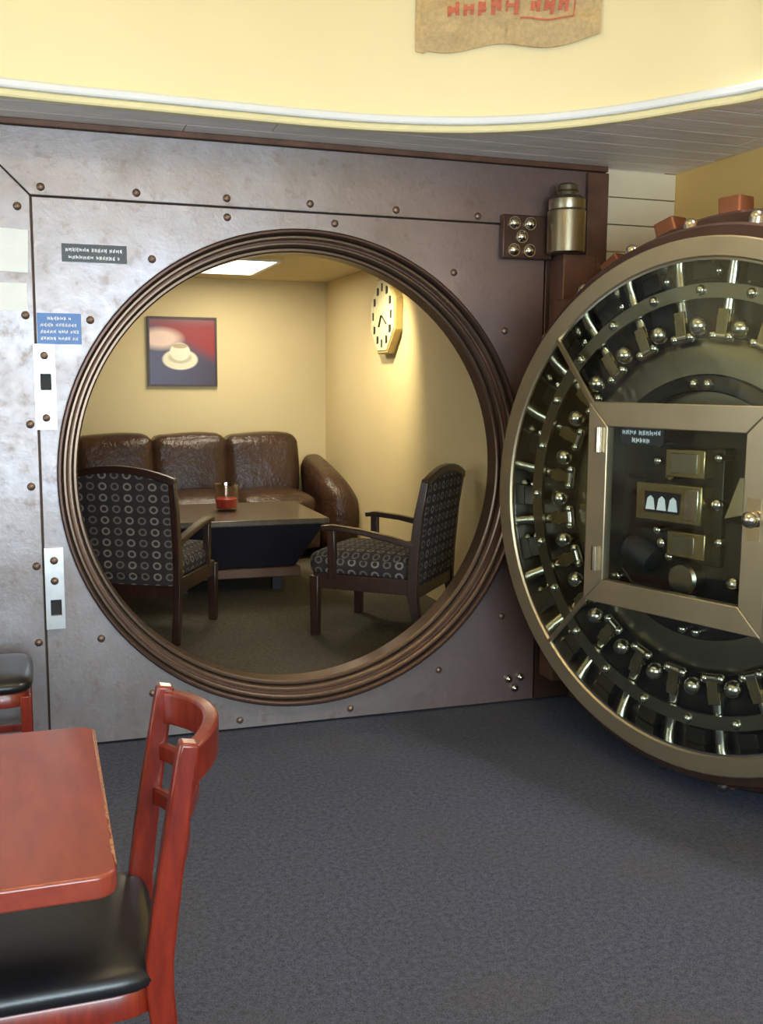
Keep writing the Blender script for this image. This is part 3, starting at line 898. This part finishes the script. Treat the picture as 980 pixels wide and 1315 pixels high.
tag(lt.build('red_print', M['redink'], sk), kind='stuff')

# ------------------------------------------------------------------ sofa
sf = empty('sofa', (0, 0, 0)); inV(sf, 0, 0, FI)
tag(sf, 'brown leather three-seat sofa with rounded arms against the back wall', 'sofa')
cw = .560; cu = [-.545 + cw * i for i in range(3)]
x0, x1 = cu[0] - cw / 2, cu[2] + cw / 2
MB().rbox(((x0 + x1) / 2, 3.50, .20), (x1 - x0 + .1, .86, .26), .04).build('base', M['leather'], sf, smooth=60)
MB().rbox(((x0 + x1) / 2, 3.86, .42), (x1 - x0 + .1, .22, .78), .06).build('back_frame', M['leather'], sf, smooth=60)
for c in cu:
    MB().rbox((c, 3.37, .40), (cw - .006, .74, .17), .06, .025, 10).build('seat_cushion', M['leather'], sf, smooth=60)
    def lean(p, c=c): return (p.x, p.y + (p.z - .66) * .18, p.z + .006 * math.sin((p.x - c) * 9))
    MB().rbox((c, 3.70, .665), (cw + .004, .26, .47), .065, .02, 12, lean).build('back_cushion', M['leather'], sf, smooth=60)
for sgn, xa in ((1, x1), (-1, x0)):
    def arm_def(p, xa=xa, sgn=sgn):
        t = (p.y - 3.04) / .86
        h = .58 + .17 * max(0, min(1, t)) ** .8
        k = (p.z - .04) / .56
        dx = sgn * (.05 * math.sin(k * PI * .9))
        rx = (p.x - (xa + sgn * .165)) / .15 * sgn
        return (p.x + dx, p.y - (.04 * math.sin(k * PI)), .04 + k * (h - .04) - (max(0, rx) ** 2) * .10 * k)
    MB().rbox((xa + sgn * .165, 3.47, .32), (.29, .86, .56), .13, .01, 14, arm_def).build('arm', M['leather'], sf, smooth=60)
for x in (x0 - .1, x1 + .1):
    for y in (3.14, 3.80): MB().cyl((x, y, 0), (x, y, .09), .025, .03).build('foot', M['darkwood'], sf, smooth=40)

# ------------------------------------------------------------------ coffee table
ct = empty('coffee_table', (0, 0, 0)); inV(ct, .06, 2.31, FI)
tag(ct, 'low brown coffee table with tapered dark base before the sofa', 'coffee table')
MB().box(-.60, .56, -.47, .45, .445, .482).build('tabletop', M['coffee'], ct, bevel=.008)
def frust(mb, a, za, b, zb):
    P = [(-a[0], -a[1], za), (a[0], -a[1], za), (a[0], a[1], za), (-a[0], a[1], za), (-b[0], -b[1], zb), (b[0], -b[1], zb), (b[0], b[1], zb), (-b[0], b[1], zb)]
    return mb.add([(p[0] - .02, p[1], p[2]) for p in P], [(3, 2, 1, 0), (4, 5, 6, 7), (0, 1, 5, 4), (1, 2, 6, 5), (2, 3, 7, 6), (3, 0, 4, 7)])
frust(MB(), (.40, .30), .16, (.56, .44), .445).build('tapered_base', M['coffeedark'], ct, bevel=.006)
frust(MB(), (.43, .33), .10, (.43, .33), .16).build('shelf', M['plinth'], ct, bevel=.006)
for sx in (-1, 1):
    for sy in (-1, 1): MB().box(sx * .30 - .05, sx * .30 + .01, sy * .20 - .03, sy * .20 + .03, 0, .10).build('foot', M['coffeedark'], ct)

# candle holder
ch = empty('candle_holder', (0, 0, 0)); inV(ch, .07, 2.36, FI + .482); ch.scale = (1.18, 1.18, 1.25)
tag(ch, 'clear glass candle holder with red candle on the coffee table', 'candle holder')
MB().lathe([(0, 0), (.052, 0), (.058, .01), (.072, .14), (.069, .14), (.054, .014), (0, .014)], seg=28).build('tumbler', M['tumbler'], ch, smooth=40)
cd = MB().lathe([(0, .014), (.052, .014), (.056, .02), (.060, .062), (.05, .068), (0, .066)], seg=24).build('candle', M['candle'], ch, smooth=40)
MB().cyl((0, 0, .066), (.003, 0, .082), .002, seg=6).build('wick', M['dark'], cd)

# ------------------------------------------------------------------ armchairs
def make_armchair():
    """faces local +y, origin on the floor at the seat centre"""
    t = empty('armchair', (0, 0, 0))
    W, D = .29, .27            # half spacing of the legs
    wd = M['darkwood']
    for s_ in (-1, 1):
        MB().strip([(s_ * W, D, 0), (s_ * W, D, .32)], [.042, .05], [.042, .05], (0, 1, 0)).build('front_leg', wd, t, bevel=.004)
        MB().strip([(s_ * W, -D - .05, 0), (s_ * W, -D, .26), (s_ * W, -D - .005, .42), (s_ * W, -D - .03, .66), (s_ * W, -D - .065, .845)], .036, [.04, .055, .055, .046, .036], (0, 1, 0)).build('rear_leg', wd, t, bevel=.004)
        MB().strip([(s_ * W, -D - .02, .50), (s_ * W, -D + .12, .535), (s_ * (W + .008), .02, .565), (s_ * (W + .01), D - .10, .578), (s_ * (W + .008), D - .04, .572)], [.036, .042, .048, .05, .046], [.03, .03, .028, .028, .026]).build('arm', wd, t, bevel=.006)
        MB().strip([(s_ * W, D - .10, .31), (s_ * (W + .006), D - .095, .57)], .034, .042, (0, 1, 0)).build('arm_post', wd, t, bevel=.004)
        MB().box(s_ * W - .014, s_ * W + .014, -D, D, .255, .335).build('side_rail', wd, t, bevel=.003)
    MB().box(-W, W, D - .014, D + .014, .255, .335).build('front_rail', wd, t, bevel=.003)
    MB().box(-W, W, -D - .02, -D + .01, .235, .31).build('rear_rail', wd, t, bevel=.003)
    MB().rbox((0, .015, .375), (2 * W - .03, 2 * D + .07, .13), .045, .022, 10).build('seat', M['fabric'], t, smooth=60)
    # backrest panel follows the rake, arched top
    def bk(x, z): return -D - .012 - .055 * max(0, (z - .36) / .49) ** 1.25
    n = 14; m = 12; vs_, fs_ = [], []
    def top(x): return .83 + .055 * (1 - (x / W) ** 2)
    for side in (0, 1):
        for i in range(n + 1):
            for j in range(m + 1):
                x = (-1 + 2 * i / n) * (W - .016); z = .30 + (top(x) - .012 - .30) * j / m
                e1 = min(1, min(i, n - i) / 2, min(j, m - j) / 2)
                dy = (.018 + .022 * e1) if side else (-.016 - .006 * e1)
                vs_.append((x, bk(x, z) + dy, z))
    k = (n + 1) * (m + 1)
    for i in range(n):
        for j in range(m):
            a = i * (m + 1) + j; q = (a, a + m + 1, a + m + 2, a + 1)
            fs_ += [q, tuple(k + r_ for r_ in reversed(q))]
        for j in (0, m):
            a = i * (m + 1) + j; fs_.append((a, a + m + 1, a + m + 1 + k, a + k))
    for j in range(m):
        for i in (0, n):
            a = i * (m + 1) + j; fs_.append((a, a + 1, a + 1 + k, a + k))
    MB().add(vs_, fs_).build('backrest', M['fabric'], t, smooth=50)
    MB().strip([(x, bk(x, top(x)) - .002, top(x)) for x in [(-1 + 2 * i / 14) * (W + .016) for i in range(15)]], .036, .036).build('top_rail', wd, t, bevel=.004)
    return t
ac = make_armchair()
# left armchair: back towards the opening
f1 = Vector((.155, .988, 0)).normalized(); r1 = Vector((f1.y, -f1.x, 0))
p = Vector((-1.024, 5.008, 0)) - r1 * .29 + f1 * .30
ac.location = (p.x, p.y, FI); ac.rotation_euler = (0, 0, math.atan2(-f1.x, f1.y))
tag(ac, 'armchair with circle-pattern fabric turned with its back to the opening', 'armchair', 'patterned armchairs in the lounge')
ac2 = copy_tree(ac)
f2 = Vector((-.93, .37, 0)).normalized(); r2 = Vector((f2.y, -f2.x, 0))
p = Vector((-.342, 5.235, 0)) + r2 * .29 - f2 * .27
ac2.location = (p.x, p.y, FI); ac2.rotation_euler = (0, 0, math.atan2(-f2.x, f2.y))
tag(ac2, 'armchair with circle-pattern fabric seen side-on below the wall clock', 'armchair', 'patterned armchairs in the lounge')

# ------------------------------------------------------------------ picture and clock
pc = empty('picture', (0, 0, 0)); inV(pc, .02, RV, 1.71)
tag(pc, 'square picture of a white coffee cup on the lounge wall', 'picture')
h = .27; b = .016
mb = MB(); mb.box(-h, h, -.03, 0, h - b, h); mb.box(-h, h, -.03, 0, -h, -h + b); mb.box(-h, -h + b, -.03, 0, -h + b, h - b); mb.box(h - b, h, -.03, 0, -h + b, h - b)
mb.build('frame', M['frameblack'], pc)
MB().box(-h + b, h - b, -.022, -.002, -h + b, h - b).build('print', M['print'], pc)
ck = empty('wall_clock', (0, 0, 0)); inV(ck, RU, 2.37, 1.93); ck.rotation_euler = (0, 0, YAW - PI / 2)   # local -y faces the room
tag(ck, 'pale eight-sided wall clock with dark markings on the right lounge wall', 'clock')
oc = lambda r: [(r * math.cos(R(22.5 + 45 * i)), r * 1.0 * math.sin(R(22.5 + 45 * i))) for i in range(8)]
MB().prism(oc(.275), -.055, 0).build('case', M['clockside'], ck, bevel=.008)
MB().prism(oc(.25), -.060, -.05).build('face', M['clockface'], ck)
for i in range(12):
    a = R(30 * i); r = .185
    mb = MB(); mb.box(-.012, .012, -.063, -.06, -.026, .026)
    if i % 3: mb.box(.018, .026, -.063, -.06, -.022, .022)
    o = mb.build('numeral', M['dark'], ck); o.location = (r * math.sin(a), 0, r * math.cos(a)); 
MB().strip([(0, -.064, 0), (-.05, -.064, -.075)], .004, .016, (0, 1, 0)).strip([(0, -.064, 0), (.10, -.064, -.06)], .004, .010, (0, 1, 0)).build('hands', M['dark'], ck)

# ------------------------------------------------------------------ cherry dining chair and table
def make_chair():
    """faces local +y, origin on floor below the seat centre"""
    t = empty('dining_chair', (0, 0, 0)); wd = M['redwood']
    bw = .178
    def ry(z):   # y of the back post centre line
        return -.20 - (.063 * max(0, (z - .46) / .42) ** 1.1) - .05 * max(0, (.40 - z) / .40) ** 1.5
    for s_ in (-1, 1):
        zs = [0, .2, .40, .46, .56, .67, .76, .835, .862]
        MB().strip([(s_ * bw, ry(z), z) for z in zs], .036, [.034, .042, .050, .050, .048, .044, .040, .038, .034], (0, 1, 0)).build('back_post', wd, t, bevel=.006, seg=3)
        MB().strip([(s_ * .17, .19, 0), (s_ * .175, .185, .40)], [.028, .036], [.028, .036], (0, 1, 0)).build('front_leg', wd, t, bevel=.004)
        MB().strip([(s_ * .175, -.20, .17), (s_ * .172, .185, .17)], .02, .028).build('stretcher', wd, t, bevel=.003)
    MB().strip([(-.172, .0, .17), (.172, .0, .17)], .02, .026).build('stretcher', wd, t, bevel=.003)
    def rail(name, z, hgt, th, bow):
        pts = []
        for i in range(15):
            q = -1 + 2 * i / 14
            pts.append((q * (bw + .004), ry(z) - bow * (1 - q * q) - .004, z + .010 * (1 - q * q)))
        MB().strip(pts, th, hgt).build(name, wd, t, bevel=.006, seg=3)
    rail('top_rail', .815, .070, .030, .068)
    rail('back_slat', .720, .038, .018, .050)
    rail('back_slat', .625, .038, .018, .045)
    # seat: rounded plan
    def plan(k):
        pts = []
        for i in range(48):
            a = 2 * PI * i / 48
            c, s_ = math.cos(a), math.sin(a)
            r = (abs(c) ** 7 + abs(s_) ** 7) ** (-1 / 7)
            pts.append((c * r * .205 * k, s_ * r * .205 * k))
        return pts
    def shell(levels):
        mb = MB(); n = 48; vs_ = []; fs_ = []
        for z, k in levels: vs_ += [(x, y, z) for x, y in plan(k)]
        for l in range(len(levels) - 1):
            for i in range(n): fs_.append((l * n + i, l * n + (i + 1) % n, (l + 1) * n + (i + 1) % n, (l + 1) * n + i))
        fs_.append(tuple(reversed(range(n)))); fs_.append(tuple((len(levels) - 1) * n + i for i in range(n)))
        return mb.add(vs_, fs_)
    shell([(.362, .95), (.365, .975), (.410, .98), (.413, .97)]).build('apron', wd, t, smooth=50)
    shell([(.413, .97), (.420, 1.02), (.432, 1.035), (.445, 1.02), (.457, .96), (.464, .82), (.468, .55), (.469, .2)]).build('seat', M['vinyl'], t, smooth=60)
    return t
dc = make_chair()
inV(dc, -1.10, -2.262, 0, PI / 2)
tag(dc, 'cherry wood dining chair with black vinyl seat tucked under the table', 'chair', 'cherry dining chairs')
dc2 = copy_tree(dc)
inV(dc2, -1.335, -.36, 0, -PI / 2)
tag(dc2, 'cherry wood chair with black seat standing against the steel wall', 'chair', 'cherry dining chairs')

tb = empty('dining_table', (0, 0, 0)); inV(tb, -.982 - .56, -2.325, 0)
tag(tb, 'worn cherry dining table with rounded corners and thick edge', 'table')
def rrect(hx, hy, r, n=6):
    out = []
    for cx, cy, a0 in ((hx - r, hy - r, 0), (-hx + r, hy - r, 90), (-hx + r, -hy + r, 180), (hx - r, -hy + r, 270)):
        for i in range(n + 1):
            a = R(a0 + 90 * i / n); out.append((cx + r * math.cos(a), cy + r * math.sin(a)))
    return out
MB().prism(rrect(.56, .355, .035), .712, .75, 'xy').build('tabletop', M['tabletop'], tb, bevel=.005, seg=3)
MB().box(-.05, .05, -.05, .05, .03, .69).build('column', M['darkmetal'], tb, bevel=.01)
MB().box(-.30, .30, -.20, .20, .69, .712).build('support_plate', M['darkmetal'], tb)
for an in (45, 135, 225, 315):
    d = Vector((math.cos(R(an)), math.sin(R(an)), 0))
    MB().strip([d * .04 + Vector((0, 0, .055)), d * .27 + Vector((0, 0, .02))], .06, .04).build('foot', M['darkmetal'], tb, bevel=.006)
# worn pale line along the table edge
rnd = random.Random(2); vs_, fs_ = [], []; n = 60
for i in range(n + 1):
    y = -.32 + .645 * i / n; w_ = rnd.choice((0, .001, .001, .002, .004)); d_ = rnd.uniform(0, .002)
    vs_ += [(.5603 - .002 - w_, y, .7503), (.5603, y, .7497), (.5606, y, .745 - d_)]
    if i:
        a = i * 3; fs_ += [(a - 3, a - 2, a + 1, a), (a - 2, a - 1, a + 2, a + 1)]
MB().add(vs_, fs_).build('worn_edge', M['tableedge'], tb)
